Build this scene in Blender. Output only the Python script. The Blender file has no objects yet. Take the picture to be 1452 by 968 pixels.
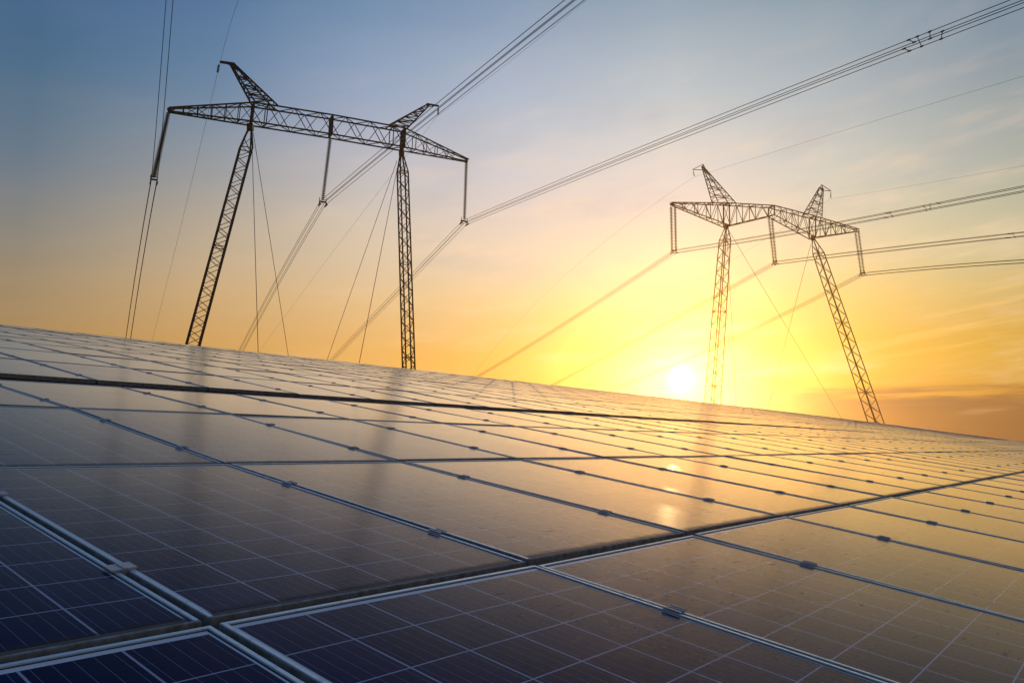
import bpy, bmesh, math, random
from mathutils import Vector, Matrix
random.seed(7)
R = math.radians
scn = bpy.context.scene
COL = scn.collection

# ------------------------------------------------------------------ camera
CAM_Z = 2.2
F_PX, PITCH = 1101.3, 7.845
cam_d = bpy.data.cameras.new('camera')
cam = bpy.data.objects.new('camera', cam_d)
COL.objects.link(cam)
cam_d.sensor_width = 36.0
cam_d.lens = F_PX / 1452 * 36
cam_d.clip_start = 0.05
cam_d.clip_end = 20000
cam.location = (0, 0, CAM_Z)
cam.rotation_euler = (R(90 + PITCH), 0, 0)
scn.camera = cam

# ------------------------------------------------------------------ exposure
vs = scn.view_settings
vs.view_transform = 'Standard'
vs.look = 'None'
vs.gamma = 1.0
vs.exposure = 0.0
vs.use_curve_mapping = False
scn.cycles.use_denoising = True
scn.cycles.max_bounces = 6
scn.cycles.volume_bounces = 0
scn.cycles.sample_clamp_indirect = 4.0

SUN_AZ, SUN_EL = 12.35, 4.95


def lin(c):
    c = c / 255.0
    return c / 12.92 if c <= 0.04045 else ((c + 0.055) / 1.055) ** 2.4


def rgb(r, g, b):
    return (lin(r), lin(g), lin(b), 1.0)


# ------------------------------------------------------------------ node helper
class NT:
    def __init__(self, tree):
        self.t = tree
        self.t.nodes.clear()

    def n(self, typ, **kw):
        nd = self.t.nodes.new(typ)
        for k, v in kw.items():
            setattr(nd, k, v)
        return nd

    def put(self, sock, v):
        if hasattr(v, 'links') or hasattr(v, 'is_output'):
            self.t.links.new(v, sock)
        else:
            sock.default_value = v

    def m(self, op, a, b=None, c=None, clamp=False):
        nd = self.n('ShaderNodeMath', operation=op, use_clamp=clamp)
        for i, v in enumerate((a, b, c)):
            if v is not None:
                self.put(nd.inputs[i], v)
        return nd.outputs[0]

    def step(self, x, a, b, lo=0.0, hi=1.0):
        nd = self.n('ShaderNodeMapRange', interpolation_type='SMOOTHSTEP')
        self.put(nd.inputs[0], x)
        for i, v in enumerate((a, b, lo, hi)):
            self.put(nd.inputs[i + 1], v)
        return nd.outputs[0]

    def mix(self, f, a, b, blend='MIX'):
        nd = self.n('ShaderNodeMix', data_type='RGBA', blend_type=blend)
        self.put(nd.inputs[0], f)
        self.put(nd.inputs[6], a)
        self.put(nd.inputs[7], b)
        return nd.outputs[2]

    def xyz(self, x, y, z=0.0):
        nd = self.n('ShaderNodeCombineXYZ')
        for i, v in enumerate((x, y, z)):
            self.put(nd.inputs[i], v)
        return nd.outputs[0]

    def noise(self, vec, scale, detail=2.0, rough=0.5, w=None):
        nd = self.n('ShaderNodeTexNoise')
        if w is not None:
            nd.noise_dimensions = '4D'
            self.put(nd.inputs['W'], w)
        self.put(nd.inputs['Vector'], vec)
        nd.inputs['Scale'].default_value = scale
        nd.inputs['Detail'].default_value = detail
        nd.inputs['Roughness'].default_value = rough
        return nd.outputs['Fac']


# ------------------------------------------------------------------ sky
world = bpy.data.worlds.new('World')
scn.world = world
world.use_nodes = True
w = NT(world.node_tree)
tc = w.n('ShaderNodeTexCoord').outputs['Generated']
nrm = w.n('ShaderNodeVectorMath', operation='NORMALIZE')
w.put(nrm.inputs[0], tc)
sep = w.n('ShaderNodeSeparateXYZ')
w.put(sep.inputs[0], nrm.outputs[0])
el = w.m('MULTIPLY', w.m('ARCSINE', sep.outputs[2]), 180 / math.pi)
az = w.m('MULTIPLY', w.m('ARCTAN2', sep.outputs[0], sep.outputs[1]), 180 / math.pi)

ELS = (-5, 2, 5, 8, 12, 17, 23, 30, 45, 90)
SKY = [
    (-80, [(60, 50, 45), (90, 78, 70), (98, 86, 78), (100, 92, 88), (98, 98, 102), (84, 98, 116), (68, 92, 122), (58, 88, 128), (56, 88, 132), (54, 86, 132)]),
    (-33, [(110, 85, 55), (168, 127, 78), (171, 133, 82), (167, 138, 97), (147, 136, 118), (112, 124, 136), (78, 110, 138), (60, 96, 138), (54, 88, 134), (54, 86, 132)]),
    (-22, [(130, 95, 55), (204, 152, 78), (206, 156, 86), (206, 163, 102), (198, 172, 136), (168, 162, 154), (118, 139, 163), (82, 116, 156), (60, 92, 138), (54, 86, 132)]),
    (-11, [(150, 105, 55), (228, 166, 76), (230, 174, 88), (229, 181, 112), (221, 193, 154), (207, 195, 183), (166, 175, 195), (118, 146, 178), (70, 102, 146), (54, 86, 132)]),
    (0, [(160, 110, 50), (238, 168, 62), (238, 176, 74), (238, 192, 106), (236, 210, 168), (221, 208, 199), (190, 196, 207), (142, 162, 188), (78, 110, 150), (54, 86, 132)]),
    (12.4, [(160, 110, 45), (228, 156, 44), (236, 170, 46), (240, 199, 100), (245, 224, 168), (230, 217, 201), (203, 206, 206), (154, 171, 186), (82, 114, 152), (54, 86, 132)]),
    (23, [(140, 95, 50), (206, 146, 60), (224, 174, 62), (230, 192, 94), (233, 210, 152), (211, 207, 188), (181, 189, 192), (138, 157, 173), (78, 108, 148), (54, 86, 132)]),
    (34, [(110, 72, 40), (166, 108, 52), (198, 156, 60), (208, 168, 84), (196, 186, 144), (176, 179, 164), (142, 156, 164), (108, 132, 156), (66, 96, 138), (54, 86, 132)]),
    (80, [(70, 58, 48), (120, 92, 64), (132, 104, 72), (134, 114, 86), (124, 118, 106), (102, 108, 114), (78, 96, 122), (62, 90, 128), (56, 88, 132), (54, 86, 132)]),
]


def ramp(cols):
    nd = w.n('ShaderNodeValToRGB')
    w.put(nd.inputs[0], w.m('DIVIDE', w.m('ADD', el, 5.0), 95.0, clamp=True))
    cr = nd.color_ramp
    cr.interpolation = 'CARDINAL'
    while len(cr.elements) < len(ELS):
        cr.elements.new(0.5)
    for e, x, c in zip(cr.elements, ELS, cols):
        e.position = (x + 5) / 95.0
    for e, x, c in zip(cr.elements, ELS, cols):
        e.color = rgb(*c)
    return nd.outputs[0]


sky = ramp(SKY[0][1])
for (a0, _), (a1, cols) in zip(SKY, SKY[1:]):
    f = w.m('DIVIDE', w.m('SUBTRACT', az, a0), a1 - a0, clamp=True)
    sky = w.mix(f, sky, ramp(cols))

# thin cloud: soft mottling, a dark bank low on the right, pale streaks above it
cv = w.xyz(w.m('MULTIPLY', az, 0.11), w.m('SUBTRACT', w.m('MULTIPLY', el, 0.5), w.m('MULTIPLY', az, 0.05)), 0.0)
wisps = w.noise(cv, 0.9, 6.0, 0.58)
wf = w.m('MULTIPLY', w.step(wisps, 0.46, 0.74), w.m('MULTIPLY', w.step(el, 32, 12, 0.0, 0.42), w.step(az, -24, 6, 0.06, 1.0)))
sky = w.mix(wf, sky, rgb(255, 222, 184))
cv2 = w.xyz(w.m('MULTIPLY', az, 0.14), w.m('SUBTRACT', w.m('MULTIPLY', el, 0.42), w.m('MULTIPLY', az, 0.06)), 21.0)
veil2 = w.noise(cv2, 0.8, 5.0, 0.55)
vf = w.m('MULTIPLY', w.step(veil2, 0.48, 0.72), w.m('MULTIPLY', w.step(el, 6, 14, 0.0, 0.26), w.step(az, -22, 2, 0.1, 1.0)))
sky = w.mix(vf, sky, rgb(168, 172, 182))
cb = w.xyz(w.m('MULTIPLY', az, 0.085), w.m('MULTIPLY', el, 0.95), 3.7)
bank = w.noise(cb, 1.3, 4.0, 0.6)
bank_h = w.m('ADD', w.m('MULTIPLY', bank, 5.0), w.m('MULTIPLY', w.step(az, 12, 20), 1.9))
bk = w.m('MULTIPLY', w.step(w.m('SUBTRACT', bank_h, el), 0.2, 1.5), w.step(az, 13.4, 20.0, 0.0, 0.95))
sky = w.mix(bk, sky, rgb(112, 78, 54))
bank2 = w.noise(w.xyz(w.m('MULTIPLY', az, 0.05), w.m('MULTIPLY', el, 1.6), 9.1), 1.5, 3.0, 0.5)
bk2 = w.m('MULTIPLY', w.step(bank2, 0.40, 0.56), w.m('MULTIPLY', w.m('MULTIPLY', w.step(el, 4.3, 3.5), w.step(el, 2.0, 2.9)), w.m('MULTIPLY', w.step(az, 13.8, 19, 0.0, 0.85), w.step(az, 34, 27))))
sky = w.mix(bk2, sky, rgb(98, 74, 66))
st = w.noise(w.xyz(w.m('MULTIPLY', az, 0.06), w.m('SUBTRACT', w.m('MULTIPLY', el, 0.8), w.m('MULTIPLY', az, 0.11)), 5.5), 1.6, 4.0, 0.55)
sf = w.m('MULTIPLY', w.step(st, 0.5, 0.72), w.m('MULTIPLY', w.step(az, 16, 26, 0.0, 0.36), w.m('MULTIPLY', w.step(el, 4.5, 7), w.step(el, 14, 9.5))))
sky = w.mix(sf, sky, rgb(255, 206, 120))

# the sun seen through the low air: white core and a wide yellow aureole
sd = (math.sin(R(SUN_AZ)) * math.cos(R(SUN_EL)), math.cos(R(SUN_AZ)) * math.cos(R(SUN_EL)), math.sin(R(SUN_EL)))
dot = w.n('ShaderNodeVectorMath', operation='DOT_PRODUCT')
w.put(dot.inputs[0], nrm.outputs[0])
dot.inputs[1].default_value = sd
ang = w.m('MULTIPLY', w.m('ARCCOSINE', w.m('MINIMUM', dot.outputs['Value'], 0.9999999)), 180 / math.pi)
core = w.m('MULTIPLY', w.m('EXPONENT', w.m('MULTIPLY', w.m('POWER', w.m('DIVIDE', ang, 0.85), 2.0), -1.0)), 1.15)
glow1 = w.m('MULTIPLY', w.m('EXPONENT', w.m('MULTIPLY', ang, -1 / 1.7)), 0.28)
glow2 = w.m('MULTIPLY', w.m('EXPONENT', w.m('MULTIPLY', ang, -1 / 4.6)), 1.0)


def scaled(col, f):
    nd = w.n('ShaderNodeVectorMath', operation='SCALE')
    nd.inputs[0].default_value = col
    w.put(nd.inputs['Scale'], f)
    return nd.outputs[0]


sky = w.mix(1.0, sky, scaled((1.0, 0.93, 0.72), core), 'ADD')
sky = w.mix(1.0, sky, scaled((1.0, 0.74, 0.36), glow1), 'ADD')
sky = w.mix(1.0, sky, scaled((1.0, 0.20, 0.0), glow2), 'ADD')
nish = w.n('ShaderNodeTexSky', sky_type='NISHITA')
nish.sun_disc = False
nish.sun_elevation = R(SUN_EL)
nish.sun_rotation = R(SUN_AZ)
bg1 = w.n('ShaderNodeBackground')
w.put(bg1.inputs[0], sky)
bg1.inputs[1].default_value = 1.0
bg2 = w.n('ShaderNodeBackground')
w.put(bg2.inputs[0], nish.outputs[0])
bg2.inputs[1].default_value = 0.003
ad = w.n('ShaderNodeAddShader')
w.put(ad.inputs[0], bg1.outputs[0])
w.put(ad.inputs[1], bg2.outputs[0])
w.put(w.n('ShaderNodeOutputWorld').inputs[0], ad.outputs[0])

# ------------------------------------------------------------------ sun lamp
sl = bpy.data.lights.new('sun', 'SUN')
sl.energy = 2.8
sl.angle = R(0.6)
sl.color = (1.0, 0.62, 0.26)
so = bpy.data.objects.new('sun', sl)
COL.objects.link(so)
so.rotation_euler = Vector((sd[0], sd[1], math.tan(R(SUN_EL - 0.85)) * math.hypot(sd[0], sd[1]))).to_track_quat('Z', 'Y').to_euler()
so.location = (40, 180, 60)


# ------------------------------------------------------------------ scene helpers
def link(name, data, parent=None):
    o = bpy.data.objects.new(name, data)
    COL.objects.link(o)
    if parent is not None:
        o.parent = parent
    return o


def tag(o, label=None, cat=None, group=None, kind=None):
    for k, v in (('label', label), ('category', cat), ('group', group), ('kind', kind)):
        if v:
            o[k] = v
    return o


def finish(bm, name, mats, smooth=False):
    me = bpy.data.meshes.new(name)
    bm.to_mesh(me)
    bm.free()
    for m_ in (mats if isinstance(mats, (list, tuple)) else [mats]):
        me.materials.append(m_)
    if smooth:
        for p in me.polygons:
            p.use_smooth = True
    return me


def box(bm, x0, x1, y0, y1, z0, z1, mat=0):
    v = [bm.verts.new(p) for p in ((x0, y0, z0), (x1, y0, z0), (x1, y1, z0), (x0, y1, z0),
                                   (x0, y0, z1), (x1, y0, z1), (x1, y1, z1), (x0, y1, z1))]
    fs = []
    for q in ((3, 2, 1, 0), (4, 5, 6, 7), (0, 1, 5, 4), (1, 2, 6, 5), (2, 3, 7, 6), (3, 0, 4, 7)):
        f = bm.faces.new([v[i] for i in q])
        f.material_index = mat
        fs.append(f)
    return fs


def bar(bm, p, q, r, n=4, r2=None):
    p, q = Vector(p), Vector(q)
    d = q - p
    if d.length < 1e-6:
        return
    d.normalize()
    a = d.cross(Vector((0, 0, 1)))
    if a.length < 1e-3:
        a = d.cross(Vector((1, 0, 0)))
    a.normalize()
    b = d.cross(a)
    r2 = r if r2 is None else r2
    off = math.pi / n if n == 4 else 0
    A = [bm.verts.new(p + r * (a * math.cos(off + 2 * math.pi * i / n) + b * math.sin(off + 2 * math.pi * i / n))) for i in range(n)]
    B = [bm.verts.new(q + r2 * (a * math.cos(off + 2 * math.pi * i / n) + b * math.sin(off + 2 * math.pi * i / n))) for i in range(n)]
    for i in range(n):
        j = (i + 1) % n
        bm.faces.new((A[i], A[j], B[j], B[i]))
    bm.faces.new(A[::-1])
    bm.faces.new(B)


def tube(bm, pts, r, n=5):
    rings = []
    for i, p in enumerate(pts):
        d = (Vector(pts[min(i + 1, len(pts) - 1)]) - Vector(pts[max(i - 1, 0)])).normalized()
        a = d.cross(Vector((0, 0, 1)))
        if a.length < 1e-3:
            a = d.cross(Vector((1, 0, 0)))
        a.normalize()
        b = d.cross(a)
        rings.append([bm.verts.new(Vector(p) + r * (a * math.cos(2 * math.pi * k / n) + b * math.sin(2 * math.pi * k / n))) for k in range(n)])
    for A, B in zip(rings, rings[1:]):
        for k in range(n):
            j = (k + 1) % n
            bm.faces.new((A[k], A[j], B[j], B[k]))
    bm.faces.new(rings[0][::-1])
    bm.faces.new(rings[-1])


def material(name):
    m_ = bpy.data.materials.new(name)
    m_.use_nodes = True
    t = NT(m_.node_tree)
    b = t.n('ShaderNodeBsdfPrincipled')
    o = t.n('ShaderNodeOutputMaterial')
    t.put(o.inputs[0], b.outputs[0])
    return m_, t, b


# ------------------------------------------------------------------ materials
def make_glass_mat():
    m_, t, b = material('panel_glass')
    uv = t.n('ShaderNodeUVMap', uv_map='metres').outputs[0]
    s = t.n('ShaderNodeSeparateXYZ')
    t.put(s.inputs[0], uv)
    x, y = s.outputs[0], s.outputs[1]
    rnd = t.n('ShaderNodeObjectInfo').outputs['Random']
    P = 0.159                                   # cell pitch
    cx = t.m('DIVIDE', t.m('ADD', x, 3 * P), P)
    cy = t.m('DIVIDE', t.m('ADD', y, 5 * P), P)
    fx, fy = t.m('FRACT', cx), t.m('FRACT', cy)
    ex = t.m('MULTIPLY', t.m('SUBTRACT', 0.5, t.m('ABSOLUTE', t.m('SUBTRACT', fx, 0.5))), P)   # metres to the cell edge
    ey = t.m('MULTIPLY', t.m('SUBTRACT', 0.5, t.m('ABSOLUTE', t.m('SUBTRACT', fy, 0.5))), P)
    gap = t.m('MAXIMUM', t.step(ex, 0.0029, 0.0018), t.step(ey, 0.0022, 0.0013))
    mx = t.m('SUBTRACT', t.m('ABSOLUTE', x), 3 * P - 0.001)
    my = t.m('SUBTRACT', t.m('ABSOLUTE', y), 5 * P - 0.001)
    margin = t.m('GREATER_THAN', t.m('MAXIMUM', mx, my), 0.0)
    seal = t.m('GREATER_THAN', t.m('MAXIMUM', t.m('SUBTRACT', t.m('ABSOLUTE', x), 0.4805),
                                   t.m('SUBTRACT', t.m('ABSOLUTE', y), 0.8095)), 0.0)
    bx = t.m('ABSOLUTE', t.m('SUBTRACT', t.m('FRACT', t.m('MULTIPLY', fx, 5.0)), 0.5))
    bus = t.m('MULTIPLY', t.step(bx, 0.026, 0.014), 0.60)
    # fine silver fingers across the busbars; crystal tint per cell
    cell_id = t.xyz(t.m('FLOOR', cx), t.m('FLOOR', cy), t.m('MULTIPLY', rnd, 97.0))
    wn = t.n('ShaderNodeTexWhiteNoise', noise_dimensions='3D')
    t.put(wn.inputs['Vector'], cell_id)
    grain = t.n('ShaderNodeTexVoronoi')
    t.put(grain.inputs['Vector'], uv)
    grain.inputs['Scale'].default_value = 130.0
    gs = t.n('ShaderNodeSeparateColor')
    t.put(gs.inputs[0], grain.outputs['Color'])
    tint = t.m('ADD', t.m('MULTIPLY', wn.outputs['Value'], 0.55), t.m('MULTIPLY', gs.outputs[0], 0.35))
    cell = t.mix(tint, (0.0015, 0.006, 0.046, 1), (0.004, 0.011, 0.080, 1))
    col = t.mix(bus, cell, (0.24, 0.28, 0.42, 1))
    col = t.mix(gap, col, (0.40, 0.44, 0.57, 1))
    col = t.mix(margin, col, (0.78, 0.79, 0.82, 1))
    col = t.mix(seal, col, (0.02, 0.025, 0.03, 1))
    # dust film, dried specks and a crust of dirt along the lower edge
    off = t.n('ShaderNodeVectorMath', operation='ADD')
    t.put(off.inputs[0], uv)
    t.put(off.inputs[1], t.xyz(t.m('MULTIPLY', rnd, 37.0), t.m('MULTIPLY', rnd, 91.0), 0.0))
    pv = off.outputs[0]
    film = t.noise(pv, 2.2, 4.0, 0.6)
    streak = t.n('ShaderNodeMapping')
    t.put(streak.inputs[0], pv)
    streak.inputs['Scale'].default_value = (9.0, 38.0, 1.0)
    specks = t.noise(streak.outputs[0], 1.0, 3.0, 0.65)
    speck = t.step(specks, 0.62, 0.74)
    dot = t.step(t.noise(pv, 75.0, 1.0), 0.76, 0.80)
    edge = t.noise(pv, 16.0, 4.0, 0.65)
    low = t.m('ADD', y, 0.814)
    crust = t.step(low, t.m('ADD', 0.052, t.m('MULTIPLY', t.m('SUBTRACT', edge, 0.5), 0.06)), 0.012, 0.0, 0.92)
    dusty = t.m('ADD', t.m('MULTIPLY', film, 0.03), 0.004)
    dusty = t.m('MAXIMUM', dusty, t.m('MULTIPLY', speck, 0.16))
    dusty = t.m('MAXIMUM', dusty, t.m('MULTIPLY', dot, 0.20))
    col = t.mix(dusty, col, (0.20, 0.165, 0.125, 1))
    col = t.mix(crust, col, (0.075, 0.058, 0.042, 1))
    t.put(b.inputs['Base Color'], col)
    rough = t.m('ADD', t.m('MULTIPLY', film, 0.12), 0.2)
    rough = t.m('ADD', rough, t.m('MULTIPLY', t.m('MAXIMUM', t.m('MULTIPLY', speck, 0.6), crust), 0.45), clamp=True)
    t.put(b.inputs['Roughness'], rough)
    b.inputs['IOR'].default_value = 1.05
    bp = t.n('ShaderNodeBump')
    bp.inputs['Strength'].default_value = 0.2
    bp.inputs['Distance'].default_value = 0.004
    t.put(bp.inputs['Height'], t.m('ADD', t.noise(pv, 3.0, 2.0), t.m('MULTIPLY', specks, 0.06)))
    t.put(b.inputs['Normal'], bp.outputs[0])
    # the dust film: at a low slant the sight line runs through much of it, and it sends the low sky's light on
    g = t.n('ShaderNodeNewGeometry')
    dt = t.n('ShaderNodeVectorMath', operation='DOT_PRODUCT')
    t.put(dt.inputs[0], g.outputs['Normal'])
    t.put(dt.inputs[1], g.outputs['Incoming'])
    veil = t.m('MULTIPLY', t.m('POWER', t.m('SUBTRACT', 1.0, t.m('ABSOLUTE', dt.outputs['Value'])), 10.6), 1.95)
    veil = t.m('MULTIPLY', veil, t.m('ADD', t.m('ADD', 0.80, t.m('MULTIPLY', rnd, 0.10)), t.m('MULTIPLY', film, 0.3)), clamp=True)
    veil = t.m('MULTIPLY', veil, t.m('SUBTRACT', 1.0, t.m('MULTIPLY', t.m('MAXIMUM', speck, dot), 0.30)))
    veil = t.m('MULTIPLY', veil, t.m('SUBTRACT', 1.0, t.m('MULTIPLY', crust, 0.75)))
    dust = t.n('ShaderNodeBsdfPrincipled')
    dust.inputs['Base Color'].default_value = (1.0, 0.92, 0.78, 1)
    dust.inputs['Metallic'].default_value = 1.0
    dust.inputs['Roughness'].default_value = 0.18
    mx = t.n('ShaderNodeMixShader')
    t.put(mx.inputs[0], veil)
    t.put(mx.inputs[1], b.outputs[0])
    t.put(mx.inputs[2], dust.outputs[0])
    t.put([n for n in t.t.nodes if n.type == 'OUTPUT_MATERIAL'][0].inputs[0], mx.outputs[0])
    return m_


def make_frame_mat():
    m_, t, b = material('anodised_frame')
    uv = t.n('ShaderNodeUVMap', uv_map='metres').outputs[0]
    s = t.n('ShaderNodeSeparateXYZ')
    t.put(s.inputs[0], uv)
    rnd = t.n('ShaderNodeObjectInfo').outputs['Random']
    off = t.n('ShaderNodeVectorMath', operation='ADD')
    t.put(off.inputs[0], t.n('ShaderNodeTexCoord').outputs['Object'])
    t.put(off.inputs[1], t.xyz(t.m('MULTIPLY', rnd, 57.0), 0.0, 0.0))
    d = t.noise(off.outputs[0], 34.0, 5.0, 0.62)
    lowbar = t.step(s.outputs[1], -0.812, -0.816)
    grime_shade = t.m('MAXIMUM', t.m('MULTIPLY', t.step(d, 0.25, 0.72, 0.55, 1.0), lowbar), t.m('MULTIPLY', t.step(d, 0.5, 0.8), 0.35))
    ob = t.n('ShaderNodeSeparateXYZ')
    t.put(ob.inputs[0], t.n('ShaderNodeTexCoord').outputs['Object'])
    side = t.step(ob.outputs[2], -0.0015, -0.004)            # side walls painted darker, standing in for the shade inside the gaps
    grime_shade = t.m('MAXIMUM', grime_shade, t.m('MULTIPLY', side, t.step(d, 0.2, 0.7, 0.6, 0.95)))
    t.put(b.inputs['Base Color'], t.mix(grime_shade, (0.58, 0.71, 0.79, 1), (0.15, 0.122, 0.088, 1)))
    t.put(b.inputs['Metallic'], t.m('SUBTRACT', 0.5, t.m('MULTIPLY', grime_shade, 0.5)))
    t.put(b.inputs['Roughness'], t.m('ADD', 0.34, t.m('MULTIPLY', grime_shade, 0.5)))
    return m_


def plain(name, col, metallic, rough, var=0.0, scale=8.0):
    m_, t, b = material(name)
    if var:
        tcn = t.n('ShaderNodeTexCoord').outputs['Object']
        f = t.noise(tcn, scale, 4.0, 0.6)
        t.put(b.inputs['Base Color'], t.mix(f, tuple(c * (1 - var) for c in col) + (1,), tuple(c * (1 + var) for c in col) + (1,)))
    else:
        b.inputs['Base Color'].default_value = tuple(col) + (1,)
    b.inputs['Metallic'].default_value = metallic
    b.inputs['Roughness'].default_value = rough
    return m_


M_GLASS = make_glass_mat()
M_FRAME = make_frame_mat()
M_CLAMP = plain('clamp_steel', (0.50, 0.50, 0.50), 0.5, 0.38, 0.25, 60.0)
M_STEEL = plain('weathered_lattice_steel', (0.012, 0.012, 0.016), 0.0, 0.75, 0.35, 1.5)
M_GLARE_BROWN = plain('glare_brown_lattice_steel', (0.11, 0.042, 0.022), 0.0, 0.75, 0.4, 1.2)  # brown of the sun's glare on the far pylon, put into the base colour
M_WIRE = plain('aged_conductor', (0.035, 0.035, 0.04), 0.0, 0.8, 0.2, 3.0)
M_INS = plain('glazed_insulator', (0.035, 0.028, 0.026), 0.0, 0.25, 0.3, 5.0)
M_RACK = plain('galvanised_rack', (0.32, 0.33, 0.34), 0.8, 0.5, 0.2, 10.0)
M_BACK = plain('panel_backsheet', (0.55, 0.56, 0.57), 0.0, 0.6, 0.1, 6.0)


def make_ground_mat():
    m_, t, b = material('dry_grass_ground')
    tcn = t.n('ShaderNodeTexCoord').outputs['Object']
    a = t.noise(tcn, 0.35, 6.0, 0.6)
    c = t.noise(tcn, 9.0, 5.0, 0.65)
    col = t.mix(t.step(a, 0.35, 0.65), (0.045, 0.055, 0.022, 1), (0.10, 0.08, 0.045, 1))
    col = t.mix(t.m('MULTIPLY', c, 0.5), col, (0.03, 0.04, 0.015, 1))
    t.put(b.inputs['Base Color'], col)
    b.inputs['Roughness'].default_value = 0.95
    bp = t.n('ShaderNodeBump')
    bp.inputs['Distance'].default_value = 0.08
    t.put(bp.inputs['Height'], c)
    t.put(b.inputs['Normal'], bp.outputs[0])
    return m_


# ------------------------------------------------------------------ the array's frame of reference
EX = Vector((0.6315053, 0.7753715, 0.0)).normalized()           # along the rows (level)
EY = Vector((-0.7649319, 0.6230029, 0.1635441)).normalized()    # up the slope
EY = (EY - EX * EY.dot(EX)).normalized()
EN = EX.cross(EY).normalized()
ORG = Vector((-0.5814377, 1.5473598, CAM_Z - 0.3294581))        # corner of four panels by the wide seam
PITCH_A, PITCH_B = 1.012, 1.680
ROT = Matrix((EX, EY, EN)).transposed().to_4x4()
PW, PL, PT = 0.992, 1.650, 0.035


def row_edge(r):
    """(distance up the slope, height off the plane) at the lower and the upper edge of row r"""
    if r < 3:
        z = (0.0, 0.0, -0.008, -0.006, -0.011)[r + 1], (0.0, 0.0, -0.008, -0.006, -0.011)[r + 2]
        return r * PITCH_B, z[0], (r + 1) * PITCH_B, z[1]
    g = 0.435 + (0.30 if r >= 10 else 0.0)
    s0 = r * PITCH_B + g
    zs = {3: -0.008, 4: 0.012, 5: 0.028}
    return s0, zs.get(r, 0.034), s0 + PITCH_B, zs.get(r + 1, 0.034)


def settle(r, upper, a):
    """the array follows the ground: the first columns stand a little proud, the far end of the upper table sinks"""
    k = r + (1 if upper else 0)
    z = 0.019 * max(0.0, 1 - a / 6.0) if k >= 2 else 0.0
    if r >= 3:
        z -= 0.00006 * max(0.0, a) ** 2 if a < 80 else 0.00006 * 6400 + 0.0096 * (a - 80)
    return z


def panel_matrix(r, c):
    s0, z0, s1, z1 = row_edge(r)
    gx = 0.5 * PITCH_A + c * PITCH_A + (0.006 if c < 0 else 0.004 if c == 0 else 0.0)
    q = [settle(r, u, c + e) for u in (0, 1) for e in (0, 1)]
    z0 += (q[0] + q[1]) / 2
    z1 += (q[2] + q[3]) / 2
    mid = ORG + EX * gx + EY * (s0 + s1) * 0.5 + EN * (z0 + z1) * 0.5
    rg = random.Random(r * 1009 + c * 31 + 5)
    tilt = (z1 - z0) / PITCH_B
    roll = -((q[1] + q[3]) - (q[0] + q[2])) / 2 / PITCH_A
    jit = Matrix.Rotation(tilt + rg.uniform(-0.0042, 0.0042), 4, 'X') @ Matrix.Rotation(roll + rg.uniform(-0.0036, 0.0036), 4, 'Y')
    return Matrix.Translation(mid + EN * rg.uniform(-0.0015, 0.0015)) @ ROT @ jit


# ------------------------------------------------------------------ ground
def ground():
    bm = bmesh.new()
    eh = Vector((EY.x, EY.y, 0)).normalized()
    slope = EY.z / math.hypot(EY.x, EY.y)
    us = [-200, -80, -40, -20, -10] + [i * 4 for i in range(0, 31)] + [160, 220, 320, 400]
    vs_ = [-200, -150, -100, -60, -30, -16, -10, -8, -6, -4, -2, 0] + [i * 2 for i in range(1, 13)] + [26, 30, 36, 44, 54, 70, 100, 160, 240, 300]
    grid = []
    for u in us:
        rowv = []
        for v in vs_:
            vv = max(-4.2, min(v, 22))
            z = ORG.z + slope * vv - 1.18 - (0.9 * min(1.0, max(0.0, (u - 40) / 90.0)) if u > 40 else 0.0)
            if v > 24:
                z *= max(0.0, 1 - (v - 24) / 30.0)
            if v < -6:
                z *= max(0.0, 1 - (-6 - v) / 24.0)
            p = Vector((ORG.x, ORG.y, 0)) + EX * u + eh * v
            rowv.append(bm.verts.new((p.x, p.y, z)))
        grid.append(rowv)
    for a, b in zip(grid, grid[1:]):
        for j in range(len(vs_) - 1):
            bm.faces.new((a[j], b[j], b[j + 1], a[j + 1]))
    bmesh.ops.recalc_face_normals(bm, faces=bm.faces)
    me = finish(bm, 'ground', make_ground_mat(), True)
    tag(link('ground', me), kind='structure')


ground()


# ------------------------------------------------------------------ solar panels
def put_uv(bm):
    lay = bm.loops.layers.uv.new('metres')
    for f in bm.faces:
        for l in f.loops:
            l[lay].uv = (l.vert.co.x, l.vert.co.y)


def frame_bm(bevel=True):
    bm = bmesh.new()
    hw, hl, lip = PW / 2, PL / 2, 0.0115
    prof = [(0, -PT), (0, 0), (lip, 0), (lip, -0.0035), (0.0035, -0.0035 - 0.006), (0.0035, -PT + 0.002), (0.024, -PT + 0.002), (0.024, -PT)]
    rings = []
    for (sx, sy) in ((-1, -1), (1, -1), (1, 1), (-1, 1)):
        rings.append([bm.verts.new((sx * (hw - i), sy * (hl - i), z)) for i, z in prof])
    for k in range(4):
        A, B = rings[k], rings[(k + 1) % 4]
        for i in range(len(prof)):
            j = (i + 1) % len(prof)
            bm.faces.new((A[i], A[j], B[j], B[i]))
    bmesh.ops.recalc_face_normals(bm, faces=bm.faces)
    if bevel:
        top = [e for e in bm.edges if all(abs(v.co.z) < 1e-6 for v in e.verts) and e.calc_length() > 0.5]
        bmesh.ops.bevel(bm, geom=top, offset=0.0012, segments=2, affect='EDGES')
    put_uv(bm)
    return bm


def glass_bm():
    bm = bmesh.new()
    hw, hl = PW / 2 - 0.0045, PL / 2 - 0.0045
    box(bm, -hw, hw, -hl, hl, -0.0080, -0.0036)
    put_uv(bm)
    for f in bm.faces:
        if f.normal.z < -0.5:
            f.material_index = 1
    bm.normal_update()
    for f in bm.faces:
        f.material_index = 1 if f.normal.z < -0.5 else 0
    return bm


CLAMP_B = (-0.27, 0.23)        # of the panel's length from its centre


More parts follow.
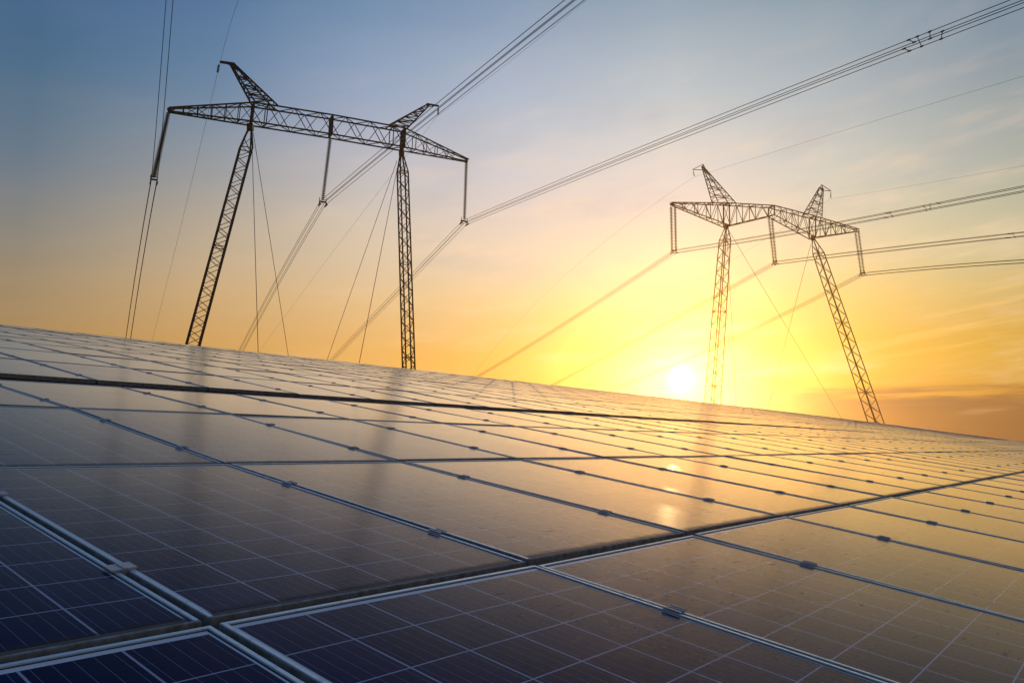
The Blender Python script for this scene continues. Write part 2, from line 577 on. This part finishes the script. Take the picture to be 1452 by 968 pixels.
def mid_clamp_bm():
    """hat clamp over the seam at the panel's right edge: two wings on the frames, a sunk channel and its bolt"""
    bm = bmesh.new()
    cx = PITCH_A / 2
    for yb in (0.0,):
        L = 0.024
        box(bm, cx - 0.0190, cx - 0.0085, -L, L, 0.0012, 0.0042)
        box(bm, cx + 0.0085, cx + 0.0190, -L, L, 0.0012, 0.0042)
        box(bm, cx - 0.0190, cx - 0.0165, -L, L, 0.0042, 0.0066)
        box(bm, cx + 0.0165, cx + 0.0190, -L, L, 0.0042, 0.0066)
        box(bm, cx - 0.0085, cx - 0.0060, -L, L, -0.020, 0.0042)
        box(bm, cx + 0.0060, cx + 0.0085, -L, L, -0.020, 0.0042)
        box(bm, cx - 0.0060, cx + 0.0060, -L, L, -0.020, -0.017)
        bar(bm, (cx, 0, -0.017), (cx, 0, -0.008), 0.0055, 8)
    bmesh.ops.recalc_face_normals(bm, faces=bm.faces)
    return bm


def end_clamp_bm(side):
    """Z clamp gripping one frame beside the wide seam"""
    bm = bmesh.new()
    e = side * PW / 2
    L = 0.022

    def b2(a, c, z0, z1):
        box(bm, min(e + side * a, e + side * c), max(e + side * a, e + side * c), -L, L, z0, z1)
    b2(-0.020, 0.010, 0.0012, 0.0055)
    b2(0.0015, 0.010, -0.033, 0.0012)
    bmesh.ops.recalc_face_normals(bm, faces=bm.faces)
    return bm


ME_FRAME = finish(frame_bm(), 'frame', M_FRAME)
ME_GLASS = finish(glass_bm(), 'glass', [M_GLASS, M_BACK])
ME_MID = finish(mid_clamp_bm(), 'clamp', M_CLAMP)
ME_END_R = finish(end_clamp_bm(1), 'end_clamp', M_CLAMP)
ME_END_L = finish(end_clamp_bm(-1), 'end_clamp', M_CLAMP)

_th = R(PITCH)


def to_px(p):
    d = Vector(p) - Vector((0, 0, CAM_Z))
    zc = d.y * math.cos(_th) + d.z * math.sin(_th)
    yc = d.y * math.sin(_th) - d.z * math.cos(_th)
    return zc, 726 + F_PX * d.x / max(zc, 1e-4), 484 + F_PX * yc / max(zc, 1e-4)


def seen_area(mt):
    """pixels the panel covers inside the frame, sampled over its surface"""
    n = 14
    tot = 0.0
    for i in range(n):
        for j in range(n):
            x = (i + 0.5) / n * PW - PW / 2
            y = (j + 0.5) / n * PL - PL / 2
            p = mt @ Vector((x, y, 0))
            zc, px, py = to_px(p)
            if zc < 0.08 or not (0 <= px <= 1452 and 0 <= py <= 968):
                continue
            view = (Vector((0, 0, CAM_Z)) - p)
            dist = view.length
            tot += (PW * PL / n / n) * max(0.0, view.normalized().dot(EN)) * (F_PX / dist) ** 2
    return tot


cells = []
for r in range(-1, 11):
    for c in range(-5, 170):
        mt = panel_matrix(r, c)
        if (mt.translation - Vector((0, 0, CAM_Z))).dot(EX) < -7:
            continue
        cells.append((seen_area(mt), r, c, mt))
cells.sort(key=lambda q: -q[0])
single, rest = cells[:300], cells[300:]

ORD = ['zeroth', 'first', 'second', 'third', 'fourth', 'fifth', 'sixth', 'seventh', 'eighth', 'ninth', 'tenth', 'eleventh',
       'twelfth', 'thirteenth', 'fourteenth', 'fifteenth', 'sixteenth', 'seventeenth', 'eighteenth', 'nineteenth', 'twentieth']
TENS = {20: 'twenty', 30: 'thirty', 40: 'forty', 50: 'fifty', 60: 'sixty', 70: 'seventy', 80: 'eighty', 90: 'ninety'}


def ordinal(n):
    if n <= 20:
        return ORD[n]
    if n % 10 == 0:
        return TENS[n][:-1] + 'ieth' if n < 100 else 'hundredth'
    return TENS[n // 10 * 10] + '-' + ORD[n % 10]


ROWNAME = {-1: 'frontmost row', 0: 'second row from the front', 1: 'third row from the front', 2: 'row just below the dark gap',
           3: 'first row beyond the dark gap'}


def panel_label(r, c):
    row = ROWNAME.get(r) or ordinal(r - 2) + ' row beyond the dark gap'
    if c >= 0:
        where = ordinal(c + 1) + ' right of the wide seam' if c else 'right against the wide seam'
    else:
        where = ordinal(-c) + ' left of the wide seam' if c < -1 else 'left against the wide seam'
    look = 'navy solar panel' if r <= 0 and c <= 1 else 'solar panel'
    return look + ', ' + row + ', ' + where


for area, r, c, mt in single:
    root = link('solar_panel', None)
    root.empty_display_size = 0.3
    root.matrix_world = mt
    tag(root, panel_label(r, c), 'solar panel', 'solar panels in rows on the sloping array')
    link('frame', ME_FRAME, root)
    link('glass', ME_GLASS, root)
    for k in CLAMP_B:
        mid = link('clamp', ME_END_R if c == -1 else ME_MID, root)
        mid.location.y = k * PL
        if c == 0:
            e = link('clamp', ME_END_L, root)
            e.location.y = k * PL

bm = bmesh.new()
lay = bm.loops.layers.uv.new('metres')
for area, r, c, mt in rest:
    def addbox(x0, x1, y0, y1, z0, z1, mi, skip_bottom=True):
        n0 = len(bm.verts)
        for f in box(bm, x0, x1, y0, y1, z0, z1, mi):
            for l in f.loops:
                l[lay].uv = (l.vert.co.x, l.vert.co.y)
            for v in f.verts:
                v.tag = True
    hw, hl = PW / 2, PL / 2
    start = len(bm.verts)
    addbox(-hw, -hw + 0.011, -hl, hl, -PT, 0, 1)
    addbox(hw - 0.011, hw, -hl, hl, -PT, 0, 1)
    addbox(-hw + 0.011, hw - 0.011, -hl, -hl + 0.011, -PT, 0, 1)
    addbox(-hw + 0.011, hw - 0.011, hl - 0.011, hl, -PT, 0, 1)
    addbox(-hw + 0.011, hw - 0.011, -hl + 0.011, hl - 0.011, -0.008, -0.0036, 0)
    for k in CLAMP_B:
        addbox(PITCH_A / 2 - 0.022, PITCH_A / 2 + 0.022, k * PL - 0.035, k * PL + 0.035, 0.0012, 0.008, 2)
    bm.verts.ensure_lookup_table()
    for i in range(start, len(bm.verts)):
        bm.verts[i].co = mt @ bm.verts[i].co
bmesh.ops.recalc_face_normals(bm, faces=bm.faces)
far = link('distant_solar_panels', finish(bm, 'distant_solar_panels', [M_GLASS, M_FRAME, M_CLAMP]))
tag(far, 'distant solar panels merging into thin glowing lines along the far edge', 'solar panels', kind='stuff')


# ------------------------------------------------------------------ racks under the tables
def rack(rows, label):
    s_lo = row_edge(rows[0])[0]
    s_hi = row_edge(rows[-1])[2]
    root = link('mounting_rack', None)
    root.location = ORG + EX * 0 + EY * s_lo + EN * -1.1
    tag(root, label, 'mounting rack')

    def P(u, s, h):
        return ORG + EX * u + EY * s + EN * h - root.location
    for r in rows:
        s0, z0, s1, z1 = row_edge(r)
        for k in CLAMP_B:
            b_ = bmesh.new()
            s = (s0 + s1) / 2 + k * PL
            us = [-6, 0, 6] + list(range(12, 175, 8))
            for ua, ub in zip(us, us[1:]):
                h = [(settle(r, False, u / PITCH_A) + settle(r, True, u / PITCH_A)) / 2 + (z0 + z1) / 2 - PT - 0.032 for u in (ua, ub)]
                bar(b_, P(ua, s, h[0]), P(ub, s, h[1]), 0.029)
            link('rail', finish(b_, 'rail', M_RACK), root)
    raf, post = bmesh.new(), bmesh.new()
    for u in range(-5, 171, 5):
        dz = settle(rows[0], False, u) - 0.16
        bar(raf, P(u + 0.5, s_lo, dz), P(u + 0.5, s_hi, dz), 0.05)
        for s in (s_lo + 0.5, (s_lo + s_hi) / 2, s_hi - 0.5):
            a = P(u + 0.5, s, dz - 0.01)
            bar(post, a, a + Vector((0, 0, -1.25)), 0.05, 8)
    link('rafter', finish(raf, 'rafter', M_RACK), root)
    link('post', finish(post, 'post', M_RACK), root)


rack(range(-1, 3), 'grey steel rack under the near panels, below the dark gap')
rack(range(3, 11), 'grey steel rack under the far panels, beyond the dark gap')


# ------------------------------------------------------------------ pylons
def ray(px, py):
    d = Vector(((px - 726) / F_PX, 0, 0))
    yc = (py - 484) / F_PX
    return Vector((d.x, yc * math.sin(_th) + math.cos(_th), -yc * math.cos(_th) + math.sin(_th)))


CAMP = Vector((0, 0, CAM_Z))


class Plane:
    """a vertical plane through the line where a pylon stands; u along the crossarm, v through it, z up"""

    def __init__(self, ref, dist, beam_az):
        self.U = Vector((math.sin(R(beam_az)), math.cos(R(beam_az)), 0))
        self.V = Vector((-self.U.y, self.U.x, 0))      # away from the camera
        d = ray(*ref)
        self.o = CAMP + d * (dist / d.y)

    def at(self, px, py, v=0.0):
        d = ray(px, py)
        k = (self.o + self.V * v - CAMP).dot(self.V) / d.dot(self.V)
        return CAMP + d * k

    def along(self, px, py, base):
        """the point of the sight line that lies in the upright plane through base along V (the run of the wires)"""
        d = ray(px, py)
        k = (base - CAMP).dot(self.U) / d.dot(self.U)
        return CAMP + d * k


def quad_lattice(bm, secs, U, V, nbay, rc, rd, cross=False, rings=()):
    """four-chord lattice through sections (centre, half u, half v, up axis half) given as lists of four corners"""
    pts = []
    for i in range(len(secs) - 1):
        n = nbay[i]
        for k in range(n + (1 if i == len(secs) - 2 else 0)):
            f = k / n
            pts.append([a.lerp(b, f) for a, b in zip(secs[i], secs[i + 1])])
    for i in range(len(secs) - 1):
        for a, b in zip(secs[i], secs[i + 1]):
            bar(bm, a, b, rc)
    for i in range(len(pts) - 1):
        A, B = pts[i], pts[i + 1]
        for k in range(4):
            j = (k + 1) % 4
            if (A[k] - A[j]).length < 0.05 and (B[k] - B[j]).length < 0.05:
                continue
            if (i + k) % 2 == 0 or cross:
                bar(bm, A[k], B[j], rd)
            if (i + k) % 2 == 1 or cross:
                bar(bm, A[j], B[k], rd)
        if i in rings:
            for k in range(4):
                bar(bm, A[k], A[(k + 1) % 4], rd * 1.3)
    return pts


def sect(c, du, dv, U, V):
    return [c - U * du - V * dv, c + U * du - V * dv, c + U * du + V * dv, c - U * du + V * dv]


def to_ground(p, q, z=0.0):
    k = (z - p.z) / (q.z - p.z)
    return p + (q - p) * k


PLANE1 = Plane((467, 180), 80.0, 60.0)
PLANE2 = Plane((1093, 300), 122.0, 68.0)


def mast(root, pl, trace, w_top, w_bot, bays, mat, rc, rd):
    """trace: pinched head, shoulder and a low point of the leg's axis, in picture coordinates"""
    head, shoulder, low = (pl.at(*t) for t in trace)
    foot = to_ground(shoulder, low)
    bm = bmesh.new()
    w_low = w_bot
    full = (shoulder - foot).length
    part = (shoulder - low).length
    wf = w_top + (w_low - w_top) * full / part
    secs = [sect(head, 0.10, 0.10, pl.U, pl.V), sect(shoulder, w_top, w_top, pl.U, pl.V), sect(foot, wf, wf, pl.U, pl.V)]
    n2 = int(round(bays * full / part))
    quad_lattice(bm, secs, pl.U, pl.V, (2, n2), rc, rd, rings=[2] + [2 + i for i in range(n2 // 3, n2, max(1, n2 // 3))])
    box(bm, head.x - 0.28, head.x + 0.28, head.y - 0.28, head.y + 0.28, head.z - 0.35, head.z + 0.3)
    box(bm, foot.x - 0.9, foot.x + 0.9, foot.y - 0.9, foot.y + 0.9, -0.4, 0.35)
    me = finish(bm, 'leg', mat)
    me.transform(Matrix.Translation(-root.location))
    link('leg', me, root)


def guy(root, pl, top, end, v, mat, r):
    p = pl.at(*top)
    q = pl.at(end[0], end[1], v)
    g = to_ground(p, q, 0.1)
    bm = bmesh.new()
    bar(bm, p, g, r, 5)
    me = finish(bm, 'guy_wire', mat)
    me.transform(Matrix.Translation(-root.location))
    link('guy_wire', me, root)


def add_part(root, name, bm, mat):
    bmesh.ops.recalc_face_normals(bm, faces=bm.faces)
    me = finish(bm, name, mat)
    me.transform(Matrix.Translation(-root.location))
    return link(name, me, root)


# ---- near pylon
p1 = link('pylon', None)
_b = PLANE1.at(467, 196)
p1.location = (_b.x, _b.y, 0)
tag(p1, 'large dark lattice pylon on two splayed legs with a straight crossarm, nearest the panels', 'pylon', 'guyed lattice pylons')
RC, RD = 0.092, 0.042
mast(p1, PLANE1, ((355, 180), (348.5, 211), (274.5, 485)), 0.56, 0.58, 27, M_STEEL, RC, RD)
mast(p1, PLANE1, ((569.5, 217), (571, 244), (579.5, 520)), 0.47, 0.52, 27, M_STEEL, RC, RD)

bm = bmesh.new()
HV = 0.62


def chord_pair(pl, top, bot, hv):
    """section of a crossarm: its top and bottom points with the half depth"""
    t, b = pl.at(*top), pl.at(*bot)
    return [b - pl.V * hv, t - pl.V * hv, t + pl.V * hv, b + pl.V * hv]


tipl = chord_pair(PLANE1, (239, 153.5), (240, 158.5), 0.16)
nl = chord_pair(PLANE1, (359, 148.5), (356, 175), HV)
nm = chord_pair(PLANE1, (470, 166), (468.5, 193), HV)
nr = chord_pair(PLANE1, (572, 184.5), (570.5, 211), HV)
tipr = chord_pair(PLANE1, (664, 226.5), (663, 229.5), 0.12)
quad_lattice(bm, [tipl, nl], 0, 0, (6,), RC, RD, rings=[1, 2, 3, 4, 5])
quad_lattice(bm, [nl, nm, nr], 0, 0, (6, 6), RC, RD * 1.15, rings=[0, 1, 6, 11])
quad_lattice(bm, [nr, tipr], 0, 0, (6,), RC * 0.9, RD * 0.9, rings=[1, 2, 3, 4])
for s_, rr in ((nl, 0.17), (nm, 0.15), (nr, 0.19)):
    for k in range(4):
        bar(bm, s_[k], s_[(k + 1) % 4], rr * 0.6)
    bar(bm, (s_[0] + s_[3]) / 2, (s_[1] + s_[2]) / 2, rr)
bar(bm, (tipl[0] + tipl[3]) / 2, (tipl[1] + tipl[2]) / 2, 0.18)
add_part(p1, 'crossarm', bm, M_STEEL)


def peak(root, pl, base_a, base_b, top_a, top_b, cap, mat, rc, rd, n, hv):
    bm = bmesh.new()
    A = [pl.at(*base_a), pl.at(*base_b)]
    B = [pl.at(*top_a), pl.at(*top_b)]
    s0 = [A[0] - pl.V * hv, A[1] - pl.V * hv, A[1] + pl.V * hv, A[0] + pl.V * hv]
    s1 = [B[0] - pl.V * 0.1, B[1] - pl.V * 0.1, B[1] + pl.V * 0.1, B[0] + pl.V * 0.1]
    quad_lattice(bm, [s0, s1], 0, 0, (n,), rc, rd, rings=range(2, n, 2))
    for k in range(4):
        bar(bm, s1[k], s1[(k + 1) % 4], rc)
    for a, b, r_ in cap:
        bar(bm, pl.at(*a), pl.at(*b), r_)
    return add_part(root, 'peak', bm, mat)


peak(p1, PLANE1, (360, 148), (392, 153), (326.5, 91), (332, 91.5), [((333, 91), (312, 88), 0.15), ((331, 94), (318, 89), 0.07)], M_STEEL, 0.098, 0.048, 9, HV)
peak(p1, PLANE1, (548, 180.5), (575, 184.5), (605, 148.5), (608.5, 150), [((605, 147.5), (622, 150.5), 0.12), ((609, 152), (618, 150), 0.06)], M_STEEL, 0.085, 0.043, 10, HV)
for top, end, v in (((357, 190), (366, 496), -9.0), ((359, 188), (408, 499), 16.0), ((563, 228), (465, 507), 14.0), ((565, 230), (510, 511), -9.0)):
    guy(p1, PLANE1, top, end, v, M_WIRE, 0.030)

# ---- far pylon
p2 = link('pylon', None)
_b = PLANE2.at(1093, 307)
p2.location = (_b.x, _b.y, 0)
tag(p2, 'smaller brown lattice pylon with a zigzag crossarm, beside the low sun', 'pylon', 'guyed lattice pylons')
RC2, RD2 = 0.082, 0.043
mast(p2, PLANE2, ((1030, 321), (1028, 340), (1010.5, 566)), 0.62, 0.86, 24, M_GLARE_BROWN, RC2, RD2)
mast(p2, PLANE2, ((1152.5, 337), (1160.5, 359), (1241, 596)), 0.62, 0.84, 24, M_GLARE_BROWN, RC2, RD2)
H2 = 0.72
bm = bmesh.new()
a0 = chord_pair(PLANE2, (951, 287.5), (952, 290), 0.25)
a1 = chord_pair(PLANE2, (1030, 289.5), (1030.5, 321), H2)
a2 = chord_pair(PLANE2, (1094, 293), (1093.5, 306), H2)
a3 = chord_pair(PLANE2, (1152, 308), (1152, 337.5), H2)
a4 = chord_pair(PLANE2, (1217, 325.5), (1217, 328), 0.25)
quad_lattice(bm, [a0, a1], 0, 0, (9,), RC2, RD2, rings=[2, 4, 6, 8])
quad_lattice(bm, [a1, a2], 0, 0, (7,), RC2, RD2, rings=[2, 4])
quad_lattice(bm, [a2, a3], 0, 0, (7,), RC2, RD2, rings=[2, 4])
quad_lattice(bm, [a3, a4], 0, 0, (9,), RC2, RD2, rings=[2, 4, 6])
for s_ in (a1, a2, a3):
    for k in range(4):
        bar(bm, s_[k], s_[(k + 1) % 4], 0.10)
bar(bm, a0[0], a0[3], 0.14)
bar(bm, a4[0], a4[3], 0.12)
add_part(p2, 'crossarm', bm, M_GLARE_BROWN)
peak(p2, PLANE2, (1015, 290), (1040, 290.5), (995.5, 236), (1000, 240), [((997, 233), (982, 240.5), 0.06), ((982, 240.5), (1003, 241.5), 0.06), ((996, 240), (997, 233), 0.07), ((1002, 243), (997, 233), 0.06)], M_GLARE_BROWN, 0.075, 0.042, 9, H2)
peak(p2, PLANE2, (1141, 306), (1161, 311), (1162, 266), (1167, 268), [((1165, 262), (1178.5, 271), 0.06), ((1178.5, 271), (1163, 269.5), 0.06), ((1163, 266), (1165, 262), 0.06), ((1167, 268), (1165, 262), 0.06)], M_GLARE_BROWN, 0.075, 0.042, 8, H2)
for top, end, v in (((1033, 326), (1190, 588), 12.0), ((1150, 346), (1091, 572), 12.0), ((1031, 335), (1043, 561), -10.0)):
    guy(p2, PLANE2, top, end, v, M_WIRE, 0.032)


# ------------------------------------------------------------------ insulators
def disc_string(bm, p, q, r, n):
    d = q - p
    bar(bm, p, q, 0.035, 5)
    ax = d.normalized()
    a = ax.cross(Vector((0, 1, 0))).normalized()
    b = ax.cross(a)
    K = 8
    for i in range(n):
        c = p + d * ((i + 0.5) / n)
        h = d.length / n * 0.42
        apex = bm.verts.new(c - ax * h)
        base = bm.verts.new(c + ax * h * 0.35)
        ring = [bm.verts.new(c + ax * h * 0.2 + r * (a * math.cos(2 * math.pi * k / K) + b * math.sin(2 * math.pi * k / K))) for k in range(K)]
        for k in range(K):
            j = (k + 1) % K
            bm.faces.new((apex, ring[k], ring[j]))
            bm.faces.new((base, ring[j], ring[k]))


def insulator(pl, hook, strings, yoke, label, group, r, n, mat=M_INS, split=0.0):
    root = link('insulator_string', None)
    root.location = pl.at(*hook)
    tag(root, label, 'insulator', group)
    for s in strings:
        bm = bmesh.new()
        p, q = pl.at(*s[0], v=s[2] if len(s) > 2 else 0), pl.at(*s[1], v=s[2] if len(s) > 2 else 0)
        disc_string(bm, p, q, r, n)
        add_part(root, 'disc_stack', bm, mat)
    bm = bmesh.new()
    if yoke:
        a, b = pl.at(*yoke[0]), pl.at(*yoke[1])
        bar(bm, a, b, 0.10)
        for e in (a, b):
            for dv in (-0.26, 0.26):
                bar(bm, e, e + pl.V * dv + Vector((0, 0, -0.34)), 0.045)
                c = e + pl.V * dv + Vector((0, 0, -0.36))
                bar(bm, c - pl.V * 0.2, c + pl.V * 0.2, 0.07)
            bar(bm, e + Vector((0, 0, -0.1)), e + Vector((0, 0, 0.42)), 0.045)
        add_part(root, 'yoke', bm, M_STEEL if mat is M_INS else mat)
    return root


G1, G2 = 'insulators hanging from the large pylon', 'insulators hanging from the smaller pylon'
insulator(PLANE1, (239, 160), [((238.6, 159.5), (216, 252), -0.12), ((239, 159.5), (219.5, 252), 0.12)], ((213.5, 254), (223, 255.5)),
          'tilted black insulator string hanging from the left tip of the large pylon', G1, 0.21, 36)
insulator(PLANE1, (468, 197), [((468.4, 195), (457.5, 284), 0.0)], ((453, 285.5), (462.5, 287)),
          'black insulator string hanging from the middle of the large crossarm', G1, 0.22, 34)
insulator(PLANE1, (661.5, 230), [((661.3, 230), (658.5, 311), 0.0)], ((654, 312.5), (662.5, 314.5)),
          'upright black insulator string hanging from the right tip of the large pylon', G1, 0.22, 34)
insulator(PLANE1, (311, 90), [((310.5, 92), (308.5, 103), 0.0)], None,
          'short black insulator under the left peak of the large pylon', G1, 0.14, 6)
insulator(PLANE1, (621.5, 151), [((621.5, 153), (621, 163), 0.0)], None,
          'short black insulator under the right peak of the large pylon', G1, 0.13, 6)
insulator(PLANE2, (953, 291), [((951.5, 293), (953, 355), 0.0), ((957, 292), (958.5, 355), 0.0)], ((952.5, 355.5), (959, 355.5)),
          'twin brown insulator strings hanging from the left tip of the zigzag crossarm', G2, 0.25, 30, M_GLARE_BROWN)
insulator(PLANE2, (1093, 307), [((1090, 309), (1097, 371), 0.0), ((1094.5, 309), (1100.5, 371), 0.0)], ((1096.5, 371.5), (1101, 371.5)),
          'twin brown insulator strings hanging from the middle of the zigzag crossarm', G2, 0.25, 30, M_GLARE_BROWN)
insulator(PLANE2, (1216, 328), [((1213, 330), (1221, 387), 0.0), ((1217.5, 329), (1225, 387), 0.0)], ((1220, 387.5), (1226, 387.5)),
          'twin dark insulator strings hanging from the right tip of the zigzag crossarm', G2, 0.25, 30, M_GLARE_BROWN)
insulator(PLANE2, (983, 241), [((983, 242.5), (984.5, 250), 0.0)], None,
          'tiny insulator under the left peak of the smaller pylon', G2, 0.13, 5, M_GLARE_BROWN)
insulator(PLANE2, (1178.5, 271.5), [((1178, 273), (1178, 281), 0.0)], None,
          'tiny insulator under the right peak of the smaller pylon', G2, 0.13, 5, M_GLARE_BROWN)


# ------------------------------------------------------------------ wires
def fit2(ss, zs, s0, z0):
    """z = z0 + a t + b t^2 through the base point, least squares over the rest"""
    A = B = C = D = E = 0.0
    for s, z in zip(ss, zs):
        t, y = s - s0, z - z0
        wgt = 1.0 / (1.0 + abs(t)) ** 1.0
        A += wgt * t * t
        B += wgt * t ** 3
        C += wgt * t ** 4
        D += wgt * t * y
        E += wgt * t * t * y
    det = A * C - B * B
    if abs(det) < 1e-9 or len(ss) < 2:
        return D / A, 0.0
    return (D * C - E * B) / det, (A * E - B * D) / det


def run(pl, base_px, pts, ext, turn=None):
    """points of a wire from its hanging point through the traced picture points, carried on for ext metres"""
    base = pl.at(*base_px)
    D = pl.V if turn is None else Vector((math.sin(R(turn)), math.cos(R(turn)), 0))
    N = Vector((D.y, -D.x, 0))
    T = []
    for x, y in pts:
        d = ray(x, y)
        T.append(CAMP + d * ((base - CAMP).dot(N) / d.dot(N)))
    ss = [(p - base).dot(D) for p in T]
    a, b = fit2(ss, [p.z for p in T], 0.0, base.z)
    s_end = ss[-1] + math.copysign(ext, ss[-1])
    n = 60
    out = []
    for i in range(n + 1):
        s = s_end * i / n
        out.append(base + D * s + Vector((0, 0, a * s + b * s * s)))
    return base, a, b, s_end, out


def bundle(pl, base_px, near, away, ext_n, ext_a, du, dz, label, group, r, spacers=(), turn=None):
    root = link('conductor_bundle', None)
    root.location = pl.at(*base_px)
    tag(root, label, 'power line', group)
    bn, an, bb, sn, np_ = run(pl, base_px, near, ext_n, turn)
    ba, aa, ab, sa, ap = run(pl, base_px, away, ext_a)
    path = ap[::-1] + np_[1:]
    offs = [pl.U * du * i + Vector((0, 0, dz * j)) for i, j in ((-1, 1), (1, 1), (-1, -1), (1, -1))]
    for o in offs:
        bm = bmesh.new()
        tube(bm, [p + o for p in path], r, 5)
        add_part(root, 'wire', bm, M_WIRE)
    for px, links_ in spacers:
        c = pl.along(px[0], px[1], bn)
        s = (c - bn).dot(pl.V)
        for i, j, d0, d1 in links_:
            bm = bmesh.new()

            def at(k, d):
                t = s + d
                return bn + pl.V * t + Vector((0, 0, an * t + bb * t * t)) + offs[k]
            A, B = at(i, d0), at(j, d1)
            bar(bm, A, B, 0.022)
            for e in (A, B):
                bar(bm, e - pl.V * 0.09, e + pl.V * 0.09, 0.045, 6)
            add_part(root, 'spacer', bm, M_WIRE)
    return root


W1, W2 = 'conductor bundles on the large pylon', 'conductor bundles on the smaller pylon'
LINKS = [(0, 1, 0.3, 0.3), (2, 3, 0.6, 0.6), (0, 3, -0.2, -0.1), (0, 2, -0.9, -0.9), (1, 3, -1.3, -1.2)]
bundle(PLANE1, (218.3, 257), [(227, 168), (240.5, 0)], [(200, 362), (183, 472)], 30, 25, 0.25, 0.2,
       'four dark wires rising steeply past the left tip of the large pylon', W1, 0.026, turn=-26.6)
bundle(PLANE1, (457.8, 288), [(545, 214), (622, 156), (740, 60), (812, 0)], [(400, 388), (345, 491)], 30, 30, 0.25, 0.2,
       'four dark wires crossing behind the right peak of the large pylon', W1, 0.024)
bundle(PLANE1, (658.3, 316), [(700, 297), (920, 213), (1200, 100), (1409, 15)], [(570, 407), (475, 506)], 20, 30, 0.25, 0.2,
       'four dark wires with a spacer, running up to the top right corner', W1, 0.022, [((1300, 60), LINKS)])
bundle(PLANE2, (956, 357), [(1200, 316), (1300, 297), (1452, 268)], [(830, 440), (680, 532)], 25, 40, 0.24, 0.22,
       'topmost of the three wire bundles right of the smaller pylon', W2, 0.030,
       [((1262, 303), LINKS[:3]), ((1310, 294), LINKS[2:4]), ((1335, 290), LINKS[:1])])
bundle(PLANE2, (1099, 373), [(1290, 350), (1452, 332)], [(960, 450), (785, 545)], 25, 40, 0.24, 0.22,
       'middle one of the three wire bundles right of the smaller pylon', W2, 0.030, [((1436, 333.5), LINKS[:3])])
bundle(PLANE2, (1223, 389), [(1330, 379), (1452, 370.5)], [(1060, 470), (868, 552)], 25, 40, 0.24, 0.22,
       'lowest of the three wire bundles right of the smaller pylon', W2, 0.030)


def earth_wire(pl, base_px, near, away, ext_n, ext_a, r, label, turn=None):
    bn, an, bb, sn, np_ = run(pl, base_px, near, ext_n, turn)
    ba, aa, ab, sa, ap = run(pl, base_px, away, ext_a)
    bm = bmesh.new()
    tube(bm, ap[::-1] + np_[1:], r, 5)
    root = link('earth_wire', finish(bm, 'earth_wire', M_WIRE))
    tag(root, label, 'wire', 'single earth wires on the pylon peaks')


earth_wire(PLANE1, (308.5, 104), [(320, 58), (338, 0)], [(290, 182), (219, 470)], 30, 25, 0.014, 'thin single wire over the left peak of the large pylon', -26.0)
earth_wire(PLANE1, (621, 164), [(700, 105), (832, 0)], [(540, 268), (410, 440)], 30, 40, 0.012, 'thin single wire over the right peak of the large pylon')
earth_wire(PLANE2, (984.5, 251), [(1200, 184), (1452, 108)], [(940, 281), (780, 410)], 25, 60, 0.013, 'thin single wire over the left peak of the smaller pylon')
earth_wire(PLANE2, (1178, 282), [(1300, 262), (1452, 235)], [(1100, 330), (900, 460)], 25, 60, 0.012, 'thin single wire over the right peak of the smaller pylon')


# ------------------------------------------------------------------ evening haze
def haze():
    bm = bmesh.new()
    box(bm, -430, 430, -330, 530, -3.0, 60.0)
    m_ = bpy.data.materials.new('evening_haze')
    m_.use_nodes = True
    t = NT(m_.node_tree)
    v = t.n('ShaderNodeVolumePrincipled')
    v.inputs['Color'].default_value = (1.0, 0.72, 0.38, 1)
    v.inputs['Density'].default_value = 0.00036
    v.inputs['Anisotropy'].default_value = 0.90
    t.put(t.n('ShaderNodeOutputMaterial').inputs['Volume'], v.outputs[0])
    tag(link('haze', finish(bm, 'haze', m_)), kind='stuff')


haze()
